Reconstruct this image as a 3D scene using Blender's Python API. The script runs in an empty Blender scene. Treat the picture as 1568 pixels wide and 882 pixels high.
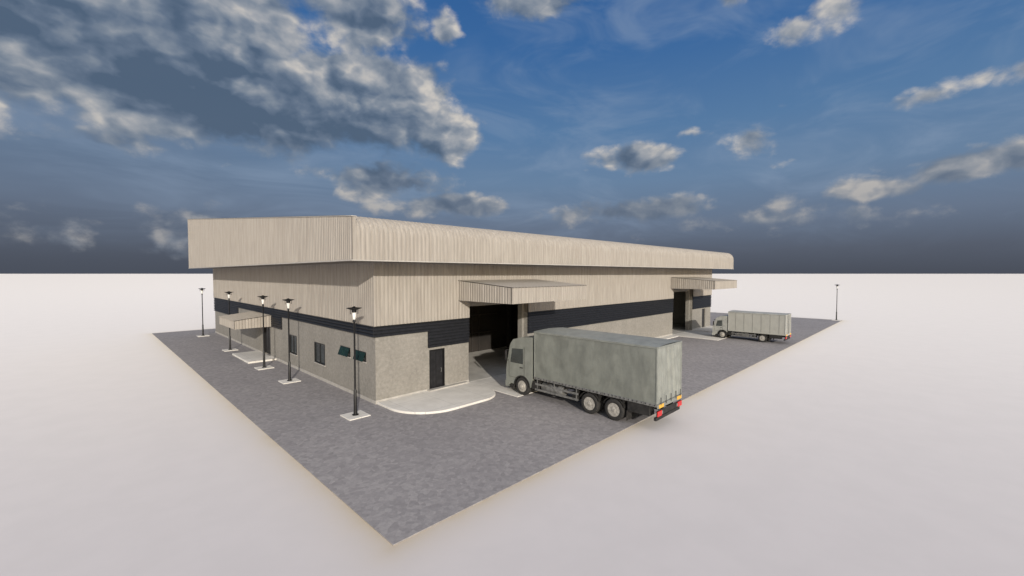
import bpy, math, random, bmesh
from mathutils import Vector, noise
random.seed(4)
rad = math.radians
scene = bpy.context.scene
COL = scene.collection

# ------------------------------------------------------------------ node helper
class E:
    def __init__(s, nt, sock): s.nt, s.s = nt, sock
    def _m(s, op, *args, clamp=False):
        n = s.nt.nodes.new('ShaderNodeMath'); n.operation = op; n.use_clamp = clamp
        for i, a in enumerate(args):
            if isinstance(a, E): s.nt.links.new(a.s, n.inputs[i])
            else: n.inputs[i].default_value = a
        return E(s.nt, n.outputs[0])
    def __add__(s, o): return s._m('ADD', s, o)
    __radd__ = __add__
    def __sub__(s, o): return s._m('SUBTRACT', s, o)
    def __rsub__(s, o): return s._m('SUBTRACT', o, s)
    def __mul__(s, o): return s._m('MULTIPLY', s, o)
    __rmul__ = __mul__
    def max(s, o): return s._m('MAXIMUM', s, o)
    def min(s, o): return s._m('MINIMUM', s, o)
    def lt(s, o): return s._m('LESS_THAN', s, o)
    def abs(s): return s._m('ABSOLUTE', s)
    def sqrt(s): return s._m('SQRT', s)
    def frac(s): return s._m('FRACT', s)
    def exp(s): return s._m('EXPONENT', s)
    def clamp(s): return s._m('ADD', s, 0.0, clamp=True)
    def ss(s, a, b):
        n = s.nt.nodes.new('ShaderNodeMapRange'); n.interpolation_type = 'SMOOTHSTEP'
        s.nt.links.new(s.s, n.inputs['Value'])
        n.inputs['From Min'].default_value = a; n.inputs['From Max'].default_value = b
        n.inputs['To Min'].default_value = 0; n.inputs['To Max'].default_value = 1
        return E(s.nt, n.outputs[0])
    def ramp(s, stops):
        n = s.nt.nodes.new('ShaderNodeValToRGB'); s.nt.links.new(s.s, n.inputs[0])
        cr = n.color_ramp
        while len(cr.elements) < len(stops): cr.elements.new(0.5)
        for e, (p, c) in zip(cr.elements, stops):
            e.position = p; e.color = (c[0], c[1], c[2], 1)
        return n.outputs[0]

def mixc(nt, f, a, b, mode='MIX'):
    n = nt.nodes.new('ShaderNodeMix'); n.data_type = 'RGBA'; n.blend_type = mode
    for sock, v in ((n.inputs[0], f), (n.inputs[6], a), (n.inputs[7], b)):
        if isinstance(v, E): nt.links.new(v.s, sock)
        elif hasattr(v, 'is_output'): nt.links.new(v, sock)
        elif isinstance(v, (int, float)): sock.default_value = v
        else: sock.default_value = (v[0], v[1], v[2], 1)
    return n.outputs[2]

def noise_t(nt, vec, scale, detail=4, rough=.5, dist=0, stretch=None):
    if stretch:
        m = nt.nodes.new('ShaderNodeMapping'); m.inputs['Scale'].default_value = stretch
        nt.links.new(vec, m.inputs[0]); vec = m.outputs[0]
    n = nt.nodes.new('ShaderNodeTexNoise'); nt.links.new(vec, n.inputs['Vector'])
    n.inputs['Scale'].default_value = scale; n.inputs['Detail'].default_value = detail
    n.inputs['Roughness'].default_value = rough; n.inputs['Distortion'].default_value = dist
    return E(nt, n.outputs[0])

def new_mat(name):
    m = bpy.data.materials.new(name); m.use_nodes = True
    nt = m.node_tree; b = nt.nodes['Principled BSDF']
    g = nt.nodes.new('ShaderNodeNewGeometry')
    return m, nt, b, g.outputs['Position']

def bump(nt, b, h, strength=.3, dist=.02):
    n = nt.nodes.new('ShaderNodeBump'); n.inputs['Strength'].default_value = strength
    n.inputs['Distance'].default_value = dist
    nt.links.new(h.s, n.inputs['Height']); nt.links.new(n.outputs[0], b.inputs['Normal'])

def simple(name, c, rough=.6, metal=0, var=.12, scale=3, spec=.5):
    m, nt, b, pos = new_mat(name)
    n = noise_t(nt, pos, scale, 3, .6)
    lo = [x*(1-var) for x in c]; hi = [min(1, x*(1+var)) for x in c]
    nt.links.new(mixc(nt, n.ss(.3, .7), lo, hi), b.inputs['Base Color'])
    b.inputs['Roughness'].default_value = rough; b.inputs['Metallic'].default_value = metal
    b.inputs['Specular IOR Level'].default_value = spec
    return m

# ------------------------------------------------------------------ materials
X0S, X1S, Y0S, Y1S = 5.13, 75.2, 9.17, 61.0

def mat_ground():
    m, nt, b, pos = new_mat('white_ground')
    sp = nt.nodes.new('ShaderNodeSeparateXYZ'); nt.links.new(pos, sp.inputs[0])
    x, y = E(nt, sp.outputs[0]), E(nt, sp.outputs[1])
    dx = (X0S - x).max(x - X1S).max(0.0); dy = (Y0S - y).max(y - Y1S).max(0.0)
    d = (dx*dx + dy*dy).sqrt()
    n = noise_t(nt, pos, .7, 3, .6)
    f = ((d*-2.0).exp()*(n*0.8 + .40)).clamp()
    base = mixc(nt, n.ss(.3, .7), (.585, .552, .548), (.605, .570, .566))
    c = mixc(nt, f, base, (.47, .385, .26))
    nt.links.new(c, b.inputs['Base Color'])
    b.inputs['Roughness'].default_value = .95; b.inputs['Specular IOR Level'].default_value = .1
    b.inputs['Sheen Weight'].default_value = .34; b.inputs['Sheen Roughness'].default_value = .38
    return m

def mat_asphalt():
    m, nt, b, pos = new_mat('asphalt')
    n2 = noise_t(nt, pos, 9, 4, .7)
    n3 = noise_t(nt, pos, .25, 2, .5)
    v = nt.nodes.new('ShaderNodeTexVoronoi'); v.inputs['Scale'].default_value = 6
    nt.links.new(pos, v.inputs['Vector'])
    cell = E(nt, v.outputs['Color'])
    t = (cell*.35 + n2*.55 + .05 + (n3-.5)*.22)
    c = t.ramp([(.25, (.215, .203, .206)), (.5, (.272, .257, .258)), (.78, (.355, .336, .33))])
    nt.links.new(c, b.inputs['Base Color'])
    b.inputs['Roughness'].default_value = .9; b.inputs['Specular IOR Level'].default_value = .2
    bump(nt, b, n2 + cell*.5, .3, .02)
    return m

def mat_cladding():
    m, nt, b, pos = new_mat('ribbed_cladding')
    s = noise_t(nt, pos, 1.0, 4, .65, 0, (7, 7, .5))
    c = mixc(nt, s.ss(.32, .68), (.285, .258, .226), (.36, .33, .292))
    nt.links.new(c, b.inputs['Base Color'])
    b.inputs['Roughness'].default_value = .6; b.inputs['Specular IOR Level'].default_value = .25
    return m

def mat_stucco():
    m, nt, b, pos = new_mat('cement_render')
    n = noise_t(nt, pos, 6, 5, .75); n2 = noise_t(nt, pos, .8, 2, .6, 0, (1, 1, .5))
    t = n*.75 + n2*.25
    c = t.ramp([(.32, (.185, .174, .155)), (.5, (.238, .224, .200)), (.68, (.30, .283, .255))])
    sp = nt.nodes.new('ShaderNodeSeparateXYZ'); nt.links.new(pos, sp.inputs[0])
    ln = (E(nt, sp.outputs[2])*5.0).frac().lt(.07)
    c = mixc(nt, ln*.15, c, (.12, .11, .10))
    nt.links.new(c, b.inputs['Base Color']); b.inputs['Roughness'].default_value = .9
    bump(nt, b, n, .3, .02)
    return m

def mat_concrete():
    m, nt, b, pos = new_mat('pale_concrete')
    n = noise_t(nt, pos, 1.2, 4, .65)
    sp = nt.nodes.new('ShaderNodeSeparateXYZ'); nt.links.new(pos, sp.inputs[0])
    x = E(nt, sp.outputs[0]); y = E(nt, sp.outputs[1])
    lx = ((x*.5+.12).frac()-.5).abs().lt(.006)
    ly = ((y*.5+.12).frac()-.5).abs().lt(.006)
    c = mixc(nt, n.ss(.3, .7), (.62, .595, .55), (.71, .685, .64))
    c = mixc(nt, lx.max(ly)*.4, c, (.2, .19, .18))
    nt.links.new(c, b.inputs['Base Color']); b.inputs['Roughness'].default_value = .85
    return m

def mat_tarp(name, c, var=.10):
    m, nt, b, pos = new_mat(name)
    n = noise_t(nt, pos, 1.4, 4, .6, .6); n2 = noise_t(nt, pos, 5, 3, .6, .5, (1, 1, .35))
    lo = [v*(1-var) for v in c]; hi = [v*(1+var) for v in c]
    cc = mixc(nt, (n*.6+n2*.4).ss(.35, .65), lo, hi)
    nt.links.new(cc, b.inputs['Base Color']); b.inputs['Roughness'].default_value = .5
    bump(nt, b, n*1.5 + n2*.5, .3, .03)
    return m

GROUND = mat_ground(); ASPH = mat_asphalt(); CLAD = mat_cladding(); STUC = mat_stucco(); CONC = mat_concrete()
NAVY = simple('dark_louvre', (.013, .0138, .017), .5, 0, .25, 6, .3)
DARK = simple('dark_frame', (.012, .012, .014), .4, 0, .2, 8)
DOORM = simple('dark_door', (.014, .014, .016), .35, 0, .3, 4)
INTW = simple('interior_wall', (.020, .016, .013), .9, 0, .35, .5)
INTF = simple('interior_floor', (.52, .50, .46), .7, 0, .12, .7)
STEEL = simple('steel_column', (.045, .04, .036), .6, .2, .2, 3)
TRIM = simple('pale_trim', (.40, .38, .35), .6, 0, .1, 3)
SOFF = simple('soffit_sheet', (.17, .152, .13), .7, 0, .15, 2)
GLASS = simple('window_glass', (.03, .038, .04), .06, 0, .3, 1, .8)
GGLASS = simple('green_glass', (.008, .024, .020), .2, 0, .3, 2, .2)
BLACK = simple('black_metal', (.012, .012, .013), .4, .3, .2, 10)
LAMPG = simple('lamp_diffuser', (.75, .74, .70), .3, 0, .05, 5)
RUBBER = simple('tyre_rubber', (.022, .021, .020), .85, 0, .3, 15)
RIM = simple('wheel_rim', (.42, .40, .36), .45, .3, .25, 10)
CHASS = simple('chassis_black', (.022, .021, .020), .6, .2, .4, 6)
GREYM = simple('grey_metal', (.25, .25, .24), .45, .6, .3, 6)
CABP = simple('cab_paint', (.19, .20, .18), .32, 0, .12, 2.5, .6)
CABW = simple('cab_paint_pale', (.32, .325, .305), .35, 0, .15, 3, .6)
TARP = mat_tarp('curtain_tarp', (.172, .181, .161), .12)
TARPR = mat_tarp('rear_tarp', (.225, .235, .215), .14)
BOXP = mat_tarp('pale_box_side', (.35, .35, .32), .05)
RED = simple('tail_light_red', (.50, .015, .015), .25, 0, .2, 12)
AMBER = simple('amber_plate', (.70, .38, .04), .4, 0, .1, 12)
WHITEL = simple('headlamp_glass', (.7, .7, .68), .1, 0, .1, 12)

# ------------------------------------------------------------------ mesh helpers
def empty(name, loc=(0, 0, 0)):
    e = bpy.data.objects.new(name, None); e.location = loc; e.empty_display_size = .5
    COL.objects.link(e); return e

def mesh(name, vs, fs, mat, parent=None, bevel=0, smooth=False, seg=2):
    me = bpy.data.meshes.new(name); me.from_pydata([tuple(v) for v in vs], [], fs); me.update()
    bm = bmesh.new(); bm.from_mesh(me); bmesh.ops.recalc_face_normals(bm, faces=bm.faces); bm.to_mesh(me); bm.free()
    ob = bpy.data.objects.new(name, me); COL.objects.link(ob)
    if mat: me.materials.append(mat)
    if smooth:
        for p in me.polygons: p.use_smooth = True
    if bevel:
        md = ob.modifiers.new('b', 'BEVEL'); md.width = bevel; md.segments = seg; md.limit_method = 'ANGLE'; md.angle_limit = rad(35)
    if parent: ob.parent = parent
    return ob

def boxv(x0, x1, y0, y1, z0, z1):
    v = [(x0, y0, z0), (x1, y0, z0), (x1, y1, z0), (x0, y1, z0), (x0, y0, z1), (x1, y0, z1), (x1, y1, z1), (x0, y1, z1)]
    f = [(0, 3, 2, 1), (4, 5, 6, 7), (0, 1, 5, 4), (1, 2, 6, 5), (2, 3, 7, 6), (3, 0, 4, 7)]
    return v, f

def boxes(name, lst, mat, parent=None, bevel=0):
    vs, fs = [], []
    for b in lst:
        v, f = boxv(*b); o = len(vs); vs += v; fs += [tuple(i+o for i in q) for q in f]
    return mesh(name, vs, fs, mat, parent, bevel)

def prism(name, poly, axis, a0, a1, mat, parent=None, bevel=0, smooth=False):
    n = len(poly); vs = []
    for a in (a0, a1):
        for (p, q) in poly:
            vs.append({'x': (a, p, q), 'y': (p, a, q), 'z': (p, q, a)}[axis])
    fs = [tuple(range(n)), tuple(range(2*n-1, n-1, -1))]
    fs += [(i, (i+1) % n, n+(i+1) % n, n+i) for i in range(n)]
    return mesh(name, vs, fs, mat, parent, bevel, smooth)

def lathe(name, prof, c, axis, mat, parent=None, seg=32, smooth=True):
    vs, fs = [], []
    for (r, o) in prof:
        for k in range(seg):
            t = 2*math.pi*k/seg; a, b = r*math.cos(t), r*math.sin(t)
            vs.append({'x': (c[0]+o, c[1]+a, c[2]+b), 'z': (c[0]+a, c[1]+b, c[2]+o), 'y': (c[0]+a, c[1]+o, c[2]+b)}[axis])
    for i in range(len(prof)-1):
        for k in range(seg):
            fs.append((i*seg+k, i*seg+(k+1) % seg, (i+1)*seg+(k+1) % seg, (i+1)*seg+k))
    fs.append(tuple(range(seg))); fs.append(tuple(range((len(prof)-1)*seg, len(prof)*seg)))
    ob = mesh(name, vs, fs, mat, parent, 0, smooth)
    md = ob.modifiers.new('e', 'EDGE_SPLIT'); md.split_angle = rad(40)
    return ob

RD = .024
def ribs(s0, s1, pitch=.22, depth=RD):
    out = []; n = max(1, int(round((s1-s0)/pitch))); p = (s1-s0)/n
    for i in range(n):
        a = s0+i*p
        out += [(a, depth), (a+.42*p, depth), (a+.55*p, 0), (a+.87*p, 0)]
    out.append((s1, depth)); return out

def clad(name, axis, s0, s1, plane, sign, z0f, z1f, mat, parent, pitch=.22):
    if not callable(z0f): a = z0f; z0f = lambda s: a
    if not callable(z1f): b = z1f; z1f = lambda s: b
    vs, fs = [], []
    for (s, d) in ribs(s0, s1, pitch):
        for z in (z0f(s), z1f(s)):
            vs.append((s, plane+sign*d, z) if axis == 'x' else (plane+sign*d, s, z))
    for i in range(len(vs)//2-1): fs.append((2*i, 2*i+2, 2*i+3, 2*i+1))
    return mesh(name, vs, fs, mat, parent)

def louvre(name, axis, s0, s1, plane, sign, z0, z1, parent, pitch=.18):
    """horizontal slats with open shadow gaps"""
    n = max(2, int(round((z1-z0)/pitch))); p = (z1-z0)/n; vs, fs = [], []
    prof = []
    for i in range(n):
        a = z0+i*p
        prof += [(.105, a), (.10, a+.25*p), (.06, a+.70*p), (.015, a+.72*p), (.015, a+.995*p)]
    prof += [(.105, z1)]
    prof = [(0, z0)] + prof + [(0, z1)]
    for s in (s0, s1):
        for d, z in prof:
            vs.append((s, plane+sign*d, z) if axis == 'x' else (plane+sign*d, s, z))
    m = len(prof)
    fs = [(i, i+1, m+i+1, m+i) for i in range(m-1)]
    fs += [tuple(range(m)), tuple(range(m, 2*m))]
    return mesh(name, vs, fs, NAVY, parent)

def wall(name, axis, s0, s1, t0, t1, z0, z1, openings, mat, parent):
    es = sorted({s0, s1} | {o[0] for o in openings} | {o[1] for o in openings})
    lst = []
    for a, b in zip(es[:-1], es[1:]):
        if b-a < 1e-4: continue
        zs = [(z0, z1)]
        for o in openings:
            if o[0] <= a+1e-5 and o[1] >= b-1e-5:
                nz = []
                for (p, q) in zs:
                    if o[2] > p: nz.append((p, min(q, o[2])))
                    if o[3] < q: nz.append((max(p, o[3]), q))
                zs = nz
        for (p, q) in zs:
            if q-p > 1e-4:
                lst.append((a, b, t0, t1, p, q) if axis == 'x' else (t0, t1, a, b, p, q))
    return boxes(name, lst, mat, parent)

# ------------------------------------------------------------------ ground
G = 30000
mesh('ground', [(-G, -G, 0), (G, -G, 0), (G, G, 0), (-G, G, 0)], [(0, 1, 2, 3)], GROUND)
boxes('asphalt_pavement', [(X0S, X1S, Y0S, Y1S, -.2, .03)], ASPH)
def rrect(x0, x1, y0, y1, r0, r1, n=10):
    p = [(x1, y1), (x0, y1)]
    for i in range(n+1):
        t = math.pi + i/n*math.pi/2; p.append((x0+r0+r0*math.cos(t), y0+r0+r0*math.sin(t)))
    for i in range(n+1):
        t = 1.5*math.pi + i/n*math.pi/2; p.append((x1-r1+r1*math.cos(t), y0+r1+r1*math.sin(t)))
    return p
pav = empty('concrete_pavement')
prism('door_pad', rrect(10.25, 16.0, 16.3, 19.78, 2.2, 1.5), 'z', -.1, .13, CONC, pav, .02)
prism('door_pad_far', rrect(49.3, 54.8, 16.3, 19.78, 1.5, 2.2), 'z', -.1, .13, CONC, pav, .02)
prism('loading_apron', [(16.1, 19.79), (16.1, 15.6), (21.6, 15.6), (21.6, 19.79)], 'z', -.1, .06, CONC, pav, .01)
prism('loading_apron_far', [(43.8, 19.79), (43.8, 15.0), (49.2, 15.0), (49.2, 19.79)], 'z', -.1, .06, CONC, pav, .01)
boxes('side_door_pad', [(8.3, 10.18, 35.4, 40.2, -.1, .15)], CONC, pav, .02)
boxes('wall_margin', [(21.7, 43.7, 18.9, 19.78, -.1, .09)], CONC, pav, .01)

# ------------------------------------------------------------------ building
B = empty('warehouse_building')
XW0, XW1, YW0, YW1 = 10.2, 55.0, 19.8, 56.8
ZB = 3.97; ZF = 7.18
XR0, XR1, YR0, YR1 = 8.07, 56.2, 17.62, 57.5
O1 = (16.2, 21.4); O2 = (44.2, 49.4)
wall('front_wall', 'x', XW0, XW1, YW0, YW0+.3, 0, ZB, [(13.4, 14.43, 0, 2.36), (O1[0], O1[1], 0, 5), (O2[0], O2[1], 0, 5), (52.3, 53.3, 0, 2.36)], STUC, B)
wo = [(20.8, 22.0, 2.02, 2.53), (22.65, 23.9, 2.02, 2.53), (26.15, 27.8, 1.02, 2.3), (31.0, 32.4, 1.0, 2.3), (36.9, 38.8, 0, 2.35)]
wall('side_wall', 'y', YW0+.302, YW1, XW0, XW0+.3, 0, ZB, wo, STUC, B)
boxes('far_walls', [(XW1-.3, XW1, YW0+.302, YW1, 0, 7.1), (XW0+.302, XW1-.302, YW1-.3, YW1, 0, 7.1)], STUC, B)
boxes('wall_plinth', [(XW0-.03, 13.35, YW0-.03, YW0-.002, 0, .22), (14.48, O1[0], YW0-.03, YW0-.002, 0, .22), (O1[1], O2[0], YW0-.03, YW0-.002, 0, .22),
    (O2[1], 52.25, YW0-.03, YW0-.002, 0, .22), (XW0-.03, XW0-.002, YW0-.002, 36.85, 0, .2), (XW0-.03, XW0-.002, 38.85, YW1, 0, .2)], TRIM, B)
wall('upper_front_wall', 'x', XW0+.1, XW1-.1, YW0+.05, YW0+.3, ZB, 7.12, [(O1[0], O1[1], ZB, 5.0), (O2[0], O2[1], ZB, 5.0)], SOFF, B)
boxes('upper_side_wall', [(XW0+.05, XW0+.25, YW0+.302, YW1, ZB+.003, 7.12)], SOFF, B)
PC = .08
for nm, a, b, z in (('a', XW0-PC, O1[0], ZB), ('b', O1[0], O1[1], 5.0), ('c', O1[1], O2[0], ZB), ('d', O2[0], O2[1], 5.0), ('e', O2[1], XW1+PC, ZB)):
    clad('front_cladding_'+nm, 'x', a, b, YW0-PC, -1, z, ZF-.01, CLAD, B)
clad('side_cladding', 'y', YW0-PC, YW1+PC, XW0-PC, -1, ZB, ZF-.01, CLAD, B)
clad('end_cladding', 'y', YW0-PC, YW1+PC, XW1+PC, 1, ZB, ZF-.01, CLAD, B)
boxes('cladding_drip_trim', [(XW0-PC-.05, O1[0], YW0-PC-.05, YW0-.002, ZB-.035, ZB-.004), (O1[1], O2[0], YW0-PC-.05, YW0-.002, ZB-.035, ZB-.004),
    (O2[1], XW1, YW0-PC-.05, YW0-.002, ZB-.035, ZB-.004), (XW0-PC-.05, XW0-.002, YW0, YW1, ZB-.035, ZB-.004),
    (O1[0], O1[1], YW0-PC-.05, YW0+.3, 4.94, 4.99), (O2[0], O2[1], YW0-PC-.05, YW0+.3, 4.94, 4.99)], DARK, B)
boxes('corner_trim', [(XW0-PC-.045, XW0-PC+.03, YW0-PC-.045, YW0-PC+.03, ZB, ZF-.02)], CLAD, B)
zt = ZB-.04
louvre('louvre_front_thin', 'x', XW0-.105, 13.3, YW0, -1, 3.42, zt, B)
louvre('louvre_front_tall', 'x', 13.3, O1[0], YW0, -1, 2.5, zt, B)
louvre('louvre_front_long', 'x', O1[1], O2[0], YW0, -1, 2.5, zt, B)
louvre('louvre_front_right', 'x', O2[1], XW1, YW0, -1, 2.5, zt, B)
louvre('louvre_side', 'y', YW0, 34.0, XW0, -1, 3.42, zt, B)
louvre('louvre_side_tall', 'y', 34.0, 36.3, XW0, -1, 2.5, zt, B)
louvre('louvre_side_b', 'y', 36.3, 46.5, XW0, -1, 3.42, zt, B)
louvre('louvre_side_tall_b', 'y', 46.5, YW1, XW0, -1, 2.5, zt, B)
boxes('entry_door', [(13.46, 14.37, YW0+.1, YW0+.14, .13, 2.3)], DOORM, B)
boxes('entry_door_far', [(52.36, 53.24, YW0+.1, YW0+.14, .13, 2.3)], DOORM, B)
boxes('entry_door_frame', [(13.4, 13.46, YW0-.012, YW0+.2, .12, 2.36), (14.37, 14.43, YW0-.012, YW0+.2, .12, 2.36), (13.46, 14.37, YW0-.012, YW0+.2, 2.3, 2.36),
    (13.9, 13.92, YW0+.085, YW0+.1, .13, 2.3)], BLACK, B)
boxes('door_handle', [(14.22, 14.25, YW0+.03, YW0+.06, 1.0, 1.25), (14.22, 14.25, YW0+.06, YW0+.1, 1.0, 1.03), (14.22, 14.25, YW0+.06, YW0+.1, 1.22, 1.25)], GREYM, B)
boxes('door_step', [(13.2, 15.9, YW0-.35, YW0-.035, .1, .2)], TRIM, B, .01)
def window(name, y0, y1, z0, z1, mull=True):
    f = .06
    L = [(XW0-.02, XW0+.12, y0, y1, z0, z0+f), (XW0-.02, XW0+.12, y0, y1, z1-f, z1), (XW0-.02, XW0+.12, y0, y0+f, z0+f, z1-f), (XW0-.02, XW0+.12, y1-f, y1, z0+f, z1-f)]
    if mull: L.append((XW0, XW0+.1, (y0+y1)/2-.03, (y0+y1)/2+.03, z0+f, z1-f))
    boxes(name+'_frame', L, BLACK, B)
    boxes(name+'_glass', [(XW0+.04, XW0+.05, y0+f, y1-f, z0+f, z1-f)], GLASS, B)
    boxes(name+'_sill', [(XW0-.06, XW0-.002, y0-.05, y1+.05, z0-.05, z0-.004)], TRIM, B)
window('window_a', 26.15, 27.8, 1.02, 2.3); window('window_b', 31.0, 32.4, 1.0, 2.3)
for i, (a, b) in enumerate(((20.8, 22.0), (22.65, 23.9))):
    window('awning_window_%s' % 'ab'[i], a, b, 2.02, 2.53, False)
    m = (a+b)/2
    for j, (p, q) in enumerate(((a+.05, m-.02), (m+.02, b-.05))):
        v = [(XW0-.03, p, 2.50), (XW0-.03, q, 2.50), (XW0-.20, q, 2.06), (XW0-.20, p, 2.06)]
        v += [(x+.03, y, z+.01) for x, y, z in v]
        mesh('awning_sash', v, [(0, 1, 2, 3), (7, 6, 5, 4), (0, 4, 5, 1), (1, 5, 6, 2), (2, 6, 7, 3), (3, 7, 4, 0)], GGLASS, B)
boxes('side_door', [(XW0+.15, XW0+.19, 36.95, 38.75, .15, 2.3)], DOORM, B)
boxes('side_door_frame', [(XW0-.01, XW0+.2, 36.9, 36.96, .15, 2.35), (XW0-.01, XW0+.2, 38.74, 38.8, .15, 2.35), (XW0+.12, XW0+.15, 37.83, 37.87, .15, 2.3)], BLACK, B)
# ---- interior
boxes('interior_floor', [(XW0+.31, XW1-.31, YW0, YW1-.31, -.05, .065)], INTF, B)
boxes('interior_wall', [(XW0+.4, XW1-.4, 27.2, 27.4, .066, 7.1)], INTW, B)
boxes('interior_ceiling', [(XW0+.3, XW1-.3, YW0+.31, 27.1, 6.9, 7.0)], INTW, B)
cols = []
for x in [11.5, 16.3, 21.3, 26.5, 31.5, 36.5, 44.2, 49.4]:
    cols.append((x-.15, x+.15, 26.6, 26.9, .066, 6.9))
boxes('interior_columns', cols, STEEL, B)
bars = []
for O in (O1, O2):
    for k in range(7):
        x = O[0]+.6+k*.75+2; bars.append((x, x+.06, 27.12, 27.18, .1, 4.8))
    for z in (1.6, 3.1, 4.6): bars.append((O[0], O[1]+4, 27.08, 27.12, z, z+.08))
boxes('interior_rails', bars, STEEL, B)
for i, O in enumerate((O1, O2)):
    boxes('loading_door_jamb', [(O[0]-.02, O[0]+.22, YW0+.31, YW0+.7, .07, 5.0), (O[1]-.22, O[1]+.02, YW0+.31, YW0+.7, .07, 5.0),
        (O[0]+.22, O[1]-.22, YW0+.32, YW0+.7, 4.6, 4.93)], STUC, B)

# ---- roof
SL = (12.46-9.12)/(YR1-YR0-1)
def roof_profile():
    p = [(YR0, ZF), (YR0, 8.3)]
    for i in range(1, 9):
        t = i/8*math.pi/2
        p.append((YR0+.85*(1-math.cos(t)), 8.3+.84*math.sin(t)))
    p.append((YR1, p[-1][1]+SL*(YR1-p[-1][0])))
    return p
prof = roof_profile()
def pn(i):
    a = Vector(prof[max(i-1, 0)]); b = Vector(prof[min(i+1, len(prof)-1)]); t = (b-a).normalized()
    return Vector((-t[1], t[0]))
vs, fs = [], []; m = len(prof)
rb = ribs(XR0+.05, XR1, .22, .026)
for (x, d) in rb:
    for i, (y, z) in enumerate(prof):
        n = pn(i); vs.append((x, y+n[0]*d, z+n[1]*d))
for k in range(len(rb)-1):
    for i in range(m-1):
        fs.append((k*m+i, (k+1)*m+i, (k+1)*m+i+1, k*m+i+1))
mesh('roof_sheets', vs, fs, CLAD, B)
poly = [(y, z) for y, z in prof] + [(YR1, ZF)]
prism('roof_end_far', poly, 'x', XR1-.05, XR1+.02, CLAD, B)
ztop = lambda s: 9.04 + (12.46-9.04)*(s-YR0)/(YR1-YR0)
clad('parapet_fascia', 'y', YR0-.06, YR1, XR0, -1, ZF, ztop, CLAD, B, .2)
poly = [(YR0-.04, ZF+.004), (YR1, ZF+.004), (YR1, ztop(YR1)-.003), (YR0-.04, ztop(YR0-.04)-.003)]
prism('parapet_core', poly, 'x', XR0+.005, XR0+.16, CLAD, B)
clad('roof_back_fascia', 'x', XR0, XR1, YR1, 1, ZF, 12.4, CLAD, B)
v = [(XR0-.05, YR0-.08, ztop(YR0-.08)), (XR0+.18, YR0-.08, ztop(YR0-.08)), (XR0+.18, YR1, ztop(YR1)), (XR0-.05, YR1, ztop(YR1))]
v += [(a, b, c+.03) for a, b, c in v]
mesh('parapet_cap', v, [(0, 3, 2, 1), (4, 5, 6, 7), (0, 1, 5, 4), (1, 2, 6, 5), (2, 3, 7, 6), (3, 0, 4, 7)], TRIM, B)
boxes('roof_soffit', [(XR0+.02, XR1-.02, YR0+.01, YW0+.1, ZF-.005, ZF+.05), (XR0+.02, XW0+.1, YW0+.1, YR1-.01, ZF-.005, ZF+.05),
    (XW1-.1, XR1-.02, YW0+.1, YR1-.01, ZF-.005, ZF+.05)], SOFF, B)
boxes('fascia_drip', [(XR0-.045, XR1, YR0-.06, YR0-.044, ZF-.03, ZF+.02), (XR0-.06, XR0-.044, YR0-.06, YR1, ZF-.03, ZF+.02)], TRIM, B)

# ---- canopies
def canopy(name, x0, x1, y0, y1, zw, zo, zb):
    zt = lambda y: zo+(zw-zo)*(y-y0)/(y1-y0)
    clad(name+'_end_near', 'y', y0, y1, x0, -1, zb, zt, CLAD, B, .2)
    clad(name+'_end_far', 'y', y0, y1, x1, 1, zb, zt, CLAD, B, .2)
    clad(name+'_fascia', 'x', x0, x1, y0, -1, zb, zo, CLAD, B, .2)
    vs, fs = [], []
    for (x, d) in ribs(x0-.04, x1+.04, .25, .03):
        for y in (y0-.06, y1): vs.append((x, y, zt(y)+.01+d))
    for i in range(len(vs)//2-1): fs.append((2*i, 2*i+2, 2*i+3, 2*i+1))
    mesh(name+'_roof', vs, fs, CLAD, B)
    boxes(name+'_soffit', [(x0+.01, x1-.01, y0+.01, y1-.05, zb+.02, zb+.06)], SOFF, B)
canopy('canopy', 15.36, 21.9, 15.3, YW0-PC-.04, 6.18, 5.86, 5.04)
canopy('canopy_far', 43.5, 50.0, 15.3, YW0-PC-.04, 6.18, 5.86, 5.04)
def canopy_side(x0, x1, y0, y1, zw, zo, zb):
    zt = lambda x: zo+(zw-zo)*(x-x0)/(x1-x0)
    clad('side_canopy_end_near', 'x', x0, x1, y0, -1, zb, zt, CLAD, B, .2)
    clad('side_canopy_end_far', 'x', x0, x1, y1, 1, zb, zt, CLAD, B, .2)
    clad('side_canopy_fascia', 'y', y0, y1, x0, -1, zb, zo, CLAD, B, .2)
    vs, fs = [], []
    for (y, d) in ribs(y0-.04, y1+.04, .25, .03):
        for x in (x0-.06, x1): vs.append((x, y, zt(x)+.01+d))
    for i in range(len(vs)//2-1): fs.append((2*i, 2*i+2, 2*i+3, 2*i+1))
    mesh('side_canopy_roof', vs, fs, CLAD, B)
    boxes('side_canopy_soffit', [(x0+.01, x1-.05, y0+.01, y1-.01, zb+.02, zb+.06)], SOFF, B)
canopy_side(7.7, XW0-.09, 36.4, 41.2, 3.36, 3.1, 2.5)

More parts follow.
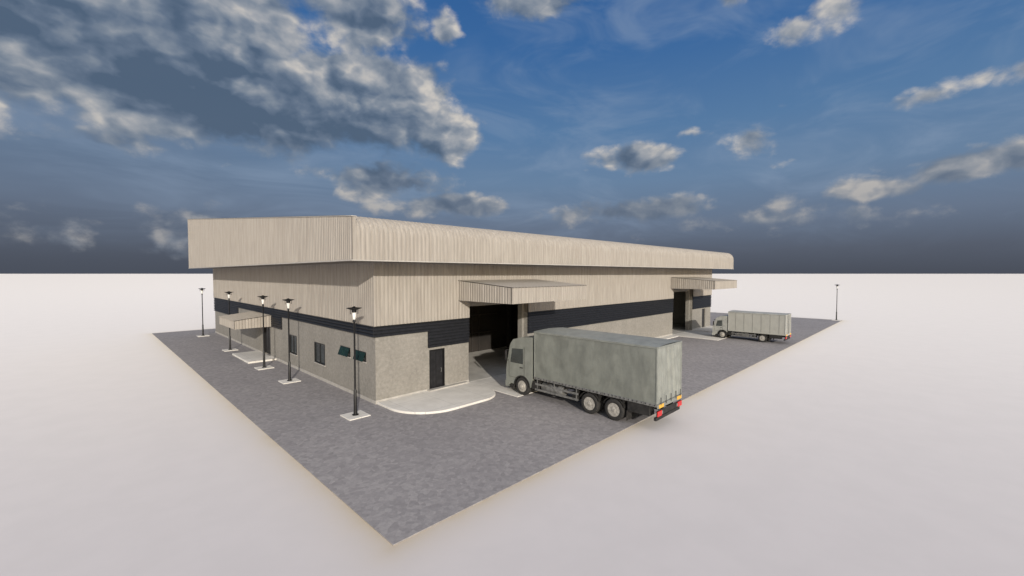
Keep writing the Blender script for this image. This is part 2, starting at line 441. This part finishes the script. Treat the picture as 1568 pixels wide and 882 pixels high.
# ------------------------------------------------------------------ street lamps
def lamp(x, y, pad=True):
    L = empty('street_lamp', (0, 0, 0))
    if pad: boxes('foundation_slab', [(x-.5, x+.5, y-.5, y+.5, 0, .075)], CONC, L, .01)
    z0 = .07 if pad else .03
    lathe('post', [(.15, z0), (.15, z0+.03), (.09, z0+.05), (.075, z0+.25), (.07, 1.2), (.05, 1.25), (.045, 1.3), (.038, 4.35), (.06, 4.38), (.06, 4.46), (.04, 4.5)], (x, y, 0), 'z', BLACK, L, 16)
    lathe('lantern_glass', [(.05, 4.5), (.10, 4.80), (.08, 4.82)], (x, y, 0), 'z', LAMPG, L, 16)
    lathe('lantern_shade', [(.10, 4.82), (.11, 4.93), (.33, 5.01), (.34, 5.03), (.10, 5.06), (.03, 5.10), (.0, 5.11)], (x, y, 0), 'z', BLACK, L, 24)
    boxes('lantern_arms', [(x-.19, x-.17, y-.01, y+.01, 4.76, 4.95), (x+.17, x+.19, y-.01, y+.01, 4.76, 4.95), (x-.19, x+.19, y-.01, y+.01, 4.755, 4.77)], BLACK, L)
    return L
for y in (18.87, 27.8, 33.0, 42.8, 54.6): lamp(8.7, y)
lamp(74.6, 9.75)

# ------------------------------------------------------------------ trucks
def truck(P):
    T = empty('cargo_truck')
    X0, Yf, W, L = P['x'], P['yf'], P['w'], P['len']
    cl, ch, zc = P['cab_l'], P['cab_h'], P['cab_z']
    zb, zt = P['box_z0'], P['box_z1']; r = P['r']; bl = P['box_l']
    k = r/.49
    Y = lambda l: Yf-l
    zg = .03
    fw = P['axles'][0]
    arch = [(fw+(r+.09)*math.cos(t), r+(r+.09)*math.sin(t)) for t in [math.pi*i/10 for i in range(0, 11)]]
    arch = [(min(a, cl-.06), z) for a, z in arch]
    H = ch
    top = [(0.03, .52*k), (0.0, .62*k), (.0, 1.25*k), (.05, 1.62*k), (.28, H*.80), (.36, H*.86), (.55, H*.93), (cl*.62, H*.985), (cl*.95, H), (cl, H-.05), (cl, zc)]
    poly = [(Y(a), z+zg) for a, z in top]
    poly += [(Y(a), z+zg) for a, z in arch]
    poly += [(Y(fw-r-.09), .52*k+zg)]
    cab = prism('cab', poly, 'x', X0+.03, X0+W-.03, P['cab'], T, .05)
    cab.modifiers['b'].angle_limit = rad(60)
    for sx, s in ((X0+.03, -1), (X0+W-.03, 1)):
        w = [(.34, H*.53), (.48, H*.77), (cl*.66, H*.79), (cl*.66, H*.53)]
        prism('side_window', [(Y(a), z+zg) for a, z in w], 'x', sx, sx+s*.008, GLASS, T)
        for (a0, a1, b0, b1) in ((cl*.70, cl*.71, .9*k, H*.82), (.22, .232, .9*k, H*.55), (.22, cl*.70, .9*k-.012, .9*k)):
            boxes('door_gap', [(sx, sx+s*.006, Y(a1), Y(a0), b0+zg, b1+zg) if s > 0 else (sx-.006, sx, Y(a1), Y(a0), b0+zg, b1+zg)], CHASS, T)
        xx = (sx-.03, sx) if s < 0 else (sx, sx+.03)
        boxes('door_handle', [(xx[0], xx[1], Y(cl*.66), Y(cl*.55), H*.47, H*.47+.04)], CHASS, T)
        xm = (sx-.24, sx-.14) if s < 0 else (sx+.14, sx+.24)
        boxes('mirror', [(xm[0], xm[1], Y(.22), Y(.12), H*.58, H*.74)], CHASS, T, .02)
        xa = (sx-.2, sx) if s < 0 else (sx, sx+.2)
        boxes('mirror_arm', [(xa[0], xa[1], Y(.2), Y(.16), H*.745, H*.745+.03), (xa[0], xa[1], Y(.2), Y(.16), H*.56, H*.56+.03)], CHASS, T)
        xs = (sx-.004, sx+.25) if s < 0 else (sx-.25, sx+.004)
        boxes('cab_step', [(xs[0], xs[1], Y(fw-r-.12), Y(.14), .30*k, .50*k)], CHASS, T, .02)
        pl = [(Y(fw+(r+.10)*math.cos(t)), zg+r+(r+.10)*math.sin(t)) for t in [math.pi*i/12 for i in range(13)]]
        pl2 = [(Y(fw+(r+.05)*math.cos(t)), zg+r+(r+.05)*math.sin(t)) for t in [math.pi*i/12 for i in range(12, -1, -1)]]
        xl = (sx-.03, sx+.2) if s < 0 else (sx-.2, sx+.03)
        prism('wheel_arch', pl+pl2, 'x', xl[0], xl[1], CHASS, T)
    v = [(X0+.14, Y(.07)+.012, 1.66*k), (X0+W-.14, Y(.07)+.012, 1.66*k), (X0+W-.2, Y(.27)+.012, H*.80), (X0+.2, Y(.27)+.012, H*.80)]
    v += [(a, b-.05, c) for a, b, c in v]
    mesh('windscreen', v, [(0, 1, 2, 3), (4, 5, 6, 7), (0, 1, 5, 4), (1, 2, 6, 5), (2, 3, 7, 6), (3, 0, 4, 7)], GLASS, T)
    boxes('grille', [(X0+.45, X0+W-.45, Y(0), Y(0)+.02, .8*k+i*.13, .8*k+i*.13+.07) for i in range(4)], CHASS, T)
    boxes('front_bumper', [(X0+.02, X0+W-.02, Y(.3), Y(0)+.09, .32*k, .68*k)], P['cab'], T, .05)
    boxes('headlamps', [(X0+.08, X0+.4, Y(0)+.088, Y(0)+.10, .45*k, .6*k), (X0+W-.4, X0+W-.08, Y(0)+.088, Y(0)+.10, .45*k, .6*k)], WHITEL, T)
    prism('sun_visor', [(Y(.26), H*.83), (Y(.05), H*.80), (Y(.05), H*.785), (Y(.26), H*.80)], 'x', X0+.2, X0+W-.2, CHASS, T)
    boxes('chassis_rails', [(X0+W*.32, X0+W*.38, Y(L-.3), Y(.8), .75*k, zb-.12), (X0+W*.62, X0+W*.68, Y(L-.3), Y(.8), .75*k, zb-.12)], CHASS, T)
    boxes('cross_members', [(X0+.08, X0+W-.08, Y(a+.08), Y(a), zb-.16, zb-.015) for a in [bl+.2+i*.62 for i in range(int((L-bl-.3)/.62)+1)]], CHASS, T)
    fr = .07
    boxes('body_floor_frame', [(X0, X0+W, Y(L), Y(bl), zb, zb+.12)], GREYM if P['tarp'] else P['side'], T, .012)
    zz = zb+.12
    def sheet(name, side, mat, amp, fold=0):
        nu, nv = (90, 22) if side in 'LR' else (40, 22)
        vs, fs = [], []
        for i in range(nu+1):
            for j in range(nv+1):
                u, v = i/nu, j/nv
                z = zz+.0+(zt-.06-zz)*v
                edge = min(1, v*8, (1-v)*8, u*nu/3, (1-u)*nu/3)
                if side in 'LR':
                    y = Y(bl+fr+(L-bl-2*fr)*u)
                    d = noise.noise(Vector((y*.9, z*1.3, P['x'])))*amp + noise.noise(Vector((y*3, z*1.0, 7)))*amp*.4
                    if P['tarp']: d += .006*math.sin(y*math.pi/.62)
                    d *= edge
                    x = X0+.02-d if side == 'L' else X0+W-.02+d
                    vs.append((x, y, z))
                else:
                    x = X0+fr+(W-2*fr)*u
                    d = noise.noise(Vector((x*1.5, z*.8, 3)))*amp*.8 + fold*(noise.noise(Vector((x*7+z*.7, z*.35, 9))))
                    vs.append((x, Y(L)-d*edge+.02, z))
        for i in range(nu):
            for j in range(nv):
                a = i*(nv+1)+j; fs.append((a, a+nv+1, a+nv+2, a+1))
        mesh(name, vs, fs, mat, T, 0, True)
    sheet('side_curtain', 'L', P['side'], P['amp']); sheet('side_curtain_far', 'R', P['side'], P['amp'])
    sheet('rear_cover', 'B', P['rear'], P['amp'], .09 if P['tarp'] else 0)
    boxes('front_bulkhead', [(X0+.03, X0+W-.03, Y(bl+.06), Y(bl), zz, zt-.02)], P['side'], T)
    fm = P['frame']
    boxes('corner_posts', [(X0, X0+fr, Y(bl+fr), Y(bl), zz, zt-.06), (X0+W-fr, X0+W, Y(bl+fr), Y(bl), zz, zt-.06),
        (X0, X0+fr, Y(L), Y(L-fr), zz, zt-.06), (X0+W-fr, X0+W, Y(L), Y(L-fr), zz, zt-.06)], fm, T, .015)
    vs, fs = [], []; n = 24; mm = 6
    for i in range(n+1):
        for j in range(mm+1):
            y = Y(bl-.01+(L-bl+.02)*i/n); w = j/mm; crown = .05*math.sin(math.pi*w)
            vs.append((X0-.01+(W+.02)*w, y, zt-.02+crown+.008*math.sin(y*math.pi/.6)*math.sin(math.pi*w)))
    for i in range(n):
        for j in range(mm): a = i*(mm+1)+j; fs.append((a, a+1, a+mm+2, a+mm+1))
    mesh('body_roof', vs, fs, P['rooft'], T, 0, True)
    boxes('roof_rails', [(X0-.012, X0+.05, Y(L), Y(bl), zt-.10, zt-.015), (X0+W-.05, X0+W+.012, Y(L), Y(bl), zt-.10, zt-.015),
        (X0+.05, X0+W-.05, Y(L)-.012, Y(L)+.05, zt-.10, zt-.015)], fm, T, .012)
    if P['tarp']:
        rp = []
        for i in range(int((L-bl)/.2)):
            y = Y(bl+.1+i*.2); rp.append((X0-.012, X0-.001, y-.012, y+.012, zz-.08, zz-.02))
        boxes('rope_hooks', rp, BLACK, T)
        boxes('rear_straps', [(X0+W*q-.012, X0+W*q+.012, Y(L)-.05, Y(L)-.035, zz-.08, zz+.25) for q in (.12, .32, .52, .72, .9)], CHASS, T)
    else:
        boxes('rear_door_bars', [(X0+W*q, X0+W*q+.03, Y(L)-.035, Y(L)-.01, zz, zt-.1) for q in (.25, .48, .52, .75)], GREYM, T)
        st = [(X0-.004, X0+.01, Y(bl+.75*i)-.01, Y(bl+.75*i)+.01, zz, zt-.1) for i in range(1, int((L-bl)/.75)+1)]
        boxes('side_ribs', st, P['side'], T)
    for ia, a in enumerate(P['axles']):
        for s in (-1, 1):
            xo = X0+.03 if s < 0 else X0+W-.03
            c = (xo, Y(a), r+zg)
            t = .28*k
            inn = 1 if s < 0 else -1
            pr = [(r*.60, 0.02), (r*.66, 0), (r*.90, -.005), (r*.97, .02), (r, .05), (r, t-.05), (r*.97, t-.02), (r*.9, t), (r*.6, t)]
            lathe('tyre', [(q, o*inn) for q, o in pr], c, 'x', RUBBER, T, 44)
            if ia == 0: rp_ = [(r*.62, .01), (r*.58, .03), (r*.55, .05), (r*.42, .04), (r*.36, -.03), (r*.24, -.04), (r*.22, -.07), (r*.10, -.08), (.001, -.08)]
            else: rp_ = [(r*.62, .005), (r*.58, .02), (r*.54, .12), (r*.36, .15), (r*.30, .10), (r*.28, .02), (r*.20, -.01), (r*.1, -.015), (.001, -.015)]
            lathe('rim', [(q, o*inn) for q, o in rp_], c, 'x', RIM, T, 36)
            hv = []
            ho = (.04 if ia == 0 else .13)
            for q in range(10):
                t_ = 2*math.pi*q/10; ry, rz = r*.46*math.cos(t_), r*.46*math.sin(t_); h = .028*k
                x_ = c[0]+inn*(ho-.012); hv.append((min(x_, x_+inn*.03), max(x_, x_+inn*.03), c[1]+ry-h, c[1]+ry+h, c[2]+rz-h, c[2]+rz+h))
            boxes('rim_holes', hv, CHASS, T)
            if ia > 0:
                c2 = (c[0]+inn*(t+.03), c[1], c[2])
                lathe('tyre_inner', [(q, o*inn) for q, o in pr], c2, 'x', RUBBER, T, 32)
        boxes('axle', [(X0+.3, X0+W-.3, Y(a)-.06, Y(a)+.06, r-.06, r+.06)], CHASS, T)
        if ia > 0:
            for s0 in (X0+.02, X0+W-.5):
                a0 = [(Y(a+(r+.10)*math.cos(t)), zg+r+(r+.08)*math.sin(t)) for t in [math.pi*(.12+.76*i/10) for i in range(11)]]
                a1 = [(Y(a+(r+.08)*math.cos(t)), zg+r+(r+.06)*math.sin(t)) for t in [math.pi*(.12+.76*i/10) for i in range(10, -1, -1)]]
                prism('mudguard', a0+a1, 'x', s0, s0+.48, CHASS, T)
    g0, g1 = fw+r+.15, P['axles'][1]-r-.15
    for s in (0, 1):
        xa, xb = (X0+.04, X0+.5) if s == 0 else (X0+W-.5, X0+W-.04)
        xo = X0+.03 if s == 0 else X0+W-.06
        boxes('side_guard', [(xo, xo+.03, Y(g1), Y(g0+.3), .50*k, .60*k), (xo, xo+.03, Y(g1), Y(g0+.3), .78*k, .88*k)] +
              [(xo+.03, xo+.06, Y(q+.05), Y(q), .48*k, zb) for q in (g0+.4, (g0+g1)/2, g1-.15)], GREYM, T)
        boxes('battery_box', [(xa+.04, xb, Y(g0+.55), Y(g0), .50*k, .95*k)], CHASS, T, .02)
        gt = (g1-g0)*.45
        lathe('fuel_tank', [(.02, 0), (.24*k, .0), (.26*k, .03), (.26*k, gt-.03), (.24*k, gt), (.02, gt)], ((xa+xb)/2+.03, Y(g0+.7+gt), .72*k), 'y', GREYM if s == 0 else CHASS, T, 24)
        boxes('tool_box', [(xa+.06, xb, Y(g1-.02), Y(g1-.4), .52*k, .9*k)], CHASS, T, .02)
    re = P['axles'][-1]+r+.12
    boxes('rear_locker', [(X0+.06, X0+.5, Y(L-.35), Y(re+.05), .62*k, zb-.02), (X0+W-.5, X0+W-.06, Y(L-.35), Y(re+.05), .62*k, zb-.02)], CHASS, T, .02)
    boxes('rear_bumper', [(X0+.05, X0+W-.05, Y(L-.05), Y(L-.16), .48*k, .62*k)], CHASS, T, .015)
    boxes('bumper_brackets', [(X0+W*q, X0+W*q+.06, Y(L-.08), Y(L-.2), .6*k, zb) for q in (.3, .65)], CHASS, T)
    boxes('rear_sill', [(X0+.001, X0+W-.001, Y(L)-.03, Y(L)-.003, zb-.06, zb+.10)], P['frame'], T, .008)
    boxes('light_bar', [(X0+.02, X0+W-.02, Y(L-.04), Y(L)+.02, .66*k, .92*k)], CHASS, T, .01)
    boxes('tail_lights', [(X0+.03, X0+.42, Y(L)-.03, Y(L)+.01, .68*k, .90*k), (X0+W-.42, X0+W-.03, Y(L)-.03, Y(L)+.01, .68*k, .90*k)], RED, T, .008)
    boxes('reverse_lights', [(X0+.44, X0+.52, Y(L)-.02, Y(L)+.01, .72*k, .86*k), (X0+W-.52, X0+W-.44, Y(L)-.02, Y(L)+.01, .72*k, .86*k)], GREYM, T, .008)
    boxes('marker_plates', [(X0+.12, X0+.55, Y(L)-.042, Y(L)-.031, zb-.06, zb+.09), (X0+W-.55, X0+W-.12, Y(L)-.042, Y(L)-.031, zb-.06, zb+.09)], AMBER, T)
    boxes('mud_flaps', [(X0+.08, X0+.5, Y(re+.02), Y(re), .18*k, .62*k), (X0+W-.5, X0+W-.08, Y(re+.02), Y(re), .18*k, .62*k)], CHASS, T)
    return T

truck(dict(x=16.5, yf=16.9, w=2.4, len=8.9, cab_l=1.95, cab_h=3.2, cab_z=.95, box_l=2.1, box_z0=1.08, box_z1=3.6, r=.49,
           axles=[1.22, 5.55, 6.85], cab=CABP, side=TARP, rear=TARPR, frame=CABP, rooft=TARPR, amp=.04, tarp=True))
truck(dict(x=45.6, yf=16.2, w=2.1, len=6.5, cab_l=1.42, cab_h=2.32, cab_z=.8, box_l=1.5, box_z0=.85, box_z1=2.8, r=.39,
           axles=[.98, 4.6], cab=CABW, side=BOXP, rear=BOXP, frame=CABW, rooft=BOXP, amp=.004, tarp=False))

# ------------------------------------------------------------------ sun
SAZ, SEL = rad(62), rad(15.5)
d = Vector((math.cos(SEL)*math.cos(SAZ), math.cos(SEL)*math.sin(SAZ), -math.sin(SEL)))
sl = bpy.data.lights.new('sun', 'SUN'); sl.energy = 3.6; sl.angle = rad(.8); sl.color = (1, .93, .83)
so = bpy.data.objects.new('sun', sl); so.rotation_euler = d.to_track_quat('-Z', 'Y').to_euler(); so.location = (0, 0, 30); COL.objects.link(so)

# ------------------------------------------------------------------ sky
w = bpy.data.worlds.new('World'); scene.world = w; w.use_nodes = True
try:
    w.cycles.sampling_method = 'MANUAL'; w.cycles.sample_map_resolution = 128
except Exception as ex: print(ex)
nt = w.node_tree; bg = nt.nodes['Background']; outn = nt.nodes['World Output']
tc = nt.nodes.new('ShaderNodeTexCoord'); dirv = tc.outputs['Generated']
sp = nt.nodes.new('ShaderNodeSeparateXYZ'); nt.links.new(dirv, sp.inputs[0])
dx, dy, dz = (E(nt, sp.outputs[i]) for i in range(3))
HA = rad(44.85)
fw_ = dx*math.cos(HA) + dy*math.sin(HA); rt = dx*math.sin(HA) - dy*math.cos(HA)
az = dx._m('ARCTAN2', rt, fw_)*(180/math.pi)
el = dx._m('ARCSINE', dz)*(180/math.pi)
sky = nt.nodes.new('ShaderNodeTexSky'); sky.sky_type = 'NISHITA'; sky.sun_disc = False
sky.sun_elevation = SEL; sky.sun_rotation = rad(208)
def lin(r, g, b):
    f = lambda c: ((c/255+.055)/1.055)**2.4 if c > 10 else c/255/12.92
    return (f(r), f(g), f(b))
grad = (el*(1/90)).ramp([(0, lin(74, 79, 90)), (.03, lin(86, 93, 107)), (.07, lin(103, 117, 138)), (.13, lin(104, 130, 160)), (.20, lin(86, 122, 162)), (.30, lin(60, 104, 157)), (.40, lin(46, 92, 150)), (1, lin(60, 105, 165))])
left = ((az*-1.0).ss(5, 48))*(1-el.ss(14, 30))*.5
grad = mixc(nt, left, grad, mixc(nt, el.ss(1, 10), lin(76, 82, 94), lin(98, 110, 129)))
cz = noise_t(nt, dirv, 2.6, 4, .6, .8, (1, 1.8, 5))
base = mixc(nt, cz.ss(.40, .8)*el.ss(1, 8)*.42, grad, lin(140, 158, 182))
clouds = [(-19, 21.0, 14, 7.5, 1.3), (-35, 20, 17, 8, 1.35), (-51, 21, 15, 8, 1.3), (-20, 28.5, 9, 6, 1.0), (-37, 27, 18, 7, 1.2), (-8.5, 17.5, 6, 4, .95),
    (-16.6, 12, 9, 2.9, .85), (-9, 8.8, 8.5, 1.8, .70), (16.5, 14.5, 6.5, 1.9, .66), (22.5, 17, 3, 1.5, .45), (29, 15.2, 3.2, 3.2, .50), (31.9, 18.3, 2.8, 1.5, .42),
    (43.9, 16.5, 3.5, 1.1, .38), (47.5, 16.9, 4.5, 1.5, .42), (51, 17.0, 4, 1.6, .48), (41, 8.4, 5, 1.5, .62), (45.6, 9.4, 5, 1.9, .66), (50, 9.9, 5, 2.4, .75),
    (33.5, 25.4, 3, 1.7, .42), (36.6, 26.4, 4, 2.2, .45), (3.2, 32.2, 6.5, 3.0, .55), (-8.9, 29, 1.6, 1.8, .4), (26.6, 29.8, 2.2, 1.6, .5),
    (15, 7.9, 13, 1.7, .48), (32, 6.0, 20, 1.8, .32), (-42.3, 12.7, 8, 1.6, .28), (-48, 5, 14, 1.6, .12)]
def envf(lst):
    env = None
    for (a, e, ra, re, wt) in lst:
        cx = nt.nodes.new('ShaderNodeCombineXYZ')
        u = az._m('MULTIPLY_ADD', az, 1/ra, -a/ra); v = el._m('MULTIPLY_ADD', el, 1/re, -e/re)
        nt.links.new(u.s, cx.inputs[0]); nt.links.new(v.s, cx.inputs[1])
        ln = nt.nodes.new('ShaderNodeVectorMath'); ln.operation = 'LENGTH'; nt.links.new(cx.outputs[0], ln.inputs[0])
        q = az._m('MULTIPLY_ADD', E(nt, ln.outputs['Value']), -wt, wt)
        env = q if env is None else env.max(q)
    return env
env = envf(clouds).max(-1.0)
shade = envf([(-20, 16.0, 13, 5, 1.1), (-37, 18, 16, 5.5, 1.1), (-54, 23, 14, 6, 1), (-17, 10.8, 8, 1.8, .8)]).max(0.0)
mp = nt.nodes.new('ShaderNodeMapping'); mp.inputs['Scale'].default_value = (1, 1, 1.5); nt.links.new(dirv, mp.inputs[0])
off = nt.nodes.new('ShaderNodeVectorMath'); off.operation = 'ADD'
R = Vector((math.sin(HA), -math.cos(HA), 0)); o = R*.020 + Vector((0, 0, .026))
off.inputs[1].default_value = o; nt.links.new(mp.outputs[0], off.inputs[0])
wn = nt.nodes.new('ShaderNodeTexNoise'); wn.inputs['Scale'].default_value = 11; wn.inputs['Detail'].default_value = 3; nt.links.new(mp.outputs[0], wn.inputs['Vector'])
def bil(vec):
    s = nt.nodes.new('ShaderNodeVectorMath'); s.operation = 'MULTIPLY_ADD'
    nt.links.new(wn.outputs['Color'], s.inputs[0]); s.inputs[1].default_value = (.10,)*3; nt.links.new(vec, s.inputs[2])
    vv = nt.nodes.new('ShaderNodeTexVoronoi'); vv.feature = 'F1'; vv.inputs['Scale'].default_value = 9
    vv.inputs['Detail'].default_value = 1.5; vv.inputs['Roughness'].default_value = .6; vv.inputs['Lacunarity'].default_value = 2.2
    nt.links.new(s.outputs[0], vv.inputs['Vector']); return .5 - E(nt, vv.outputs['Distance'])
n0 = noise_t(nt, mp.outputs[0], 5.5, 7, .62, .15)
n1 = noise_t(nt, off.outputs[0], 5.5, 5, .60, .15)
b0, b1 = bil(mp.outputs[0]), bil(off.outputs[0])
dens = env*1.15 + (n0-.5)*1.9 + (b0-.12)*.42 + .20
alpha = dens.ss(-.02, .42)
relief = (n0-n1)*1.6 + (b0-b1)*.85
low = noise_t(nt, mp.outputs[0], 3.4, 2, .5)
lit = (.67 + relief - dens.clamp()*.26 - shade*.68 + (low-.5)*.6).clamp()
ccol = lit.ramp([(0, lin(80, 98, 120)), (.25, lin(101, 116, 136)), (.5, lin(130, 140, 153)), (.75, lin(164, 167, 172)), (1, lin(208, 202, 194))])
haze = (1 - el.ss(3, 17))*.58
ccol = mixc(nt, haze, ccol, lin(104, 113, 128))
skyc = mixc(nt, alpha*.95, base, ccol)
nt.links.new(skyc, bg.inputs['Color']); bg.inputs['Strength'].default_value = 1.0
# sun-side hemisphere and zenith: physical sky plus unseen brightness added to light the ground
sunh = (dx*(-math.cos(SAZ)) + dy*(-math.sin(SAZ)))
bw = sunh.ss(.05, .7).max(el.ss(38, 55)).max(el.lt(-1.0))
amb = nt.nodes.new('ShaderNodeVectorMath'); amb.operation = 'SCALE'; nt.links.new(sky.outputs[0], amb.inputs[0]); amb.inputs['Scale'].default_value = .10
zen = mixc(nt, el.ss(30, 75), (.34, .31, .29), (.90, .84, .80))
ambc = mixc(nt, 1.0, amb.outputs[0], zen, 'ADD')
bg2 = nt.nodes.new('ShaderNodeBackground'); nt.links.new(ambc, bg2.inputs['Color']); bg2.inputs['Strength'].default_value = 1.0
ms = nt.nodes.new('ShaderNodeMixShader'); nt.links.new(bw.s, ms.inputs[0]); nt.links.new(bg.outputs[0], ms.inputs[1]); nt.links.new(bg2.outputs[0], ms.inputs[2])
nt.links.new(ms.outputs[0], outn.inputs['Surface'])

# ------------------------------------------------------------------ camera
cd = bpy.data.cameras.new('camera'); cd.sensor_width = 36; cd.lens = 36*651.6/1568; cd.clip_end = 100000; cd.clip_start = .1
co = bpy.data.objects.new('camera', cd); co.location = (0, 0, 6.6); co.rotation_euler = (rad(90-1.934), 0, rad(44.85-90)); COL.objects.link(co)
scene.camera = co
scene.view_settings.view_transform = 'Standard'; scene.view_settings.look = 'None'; scene.view_settings.exposure = 0
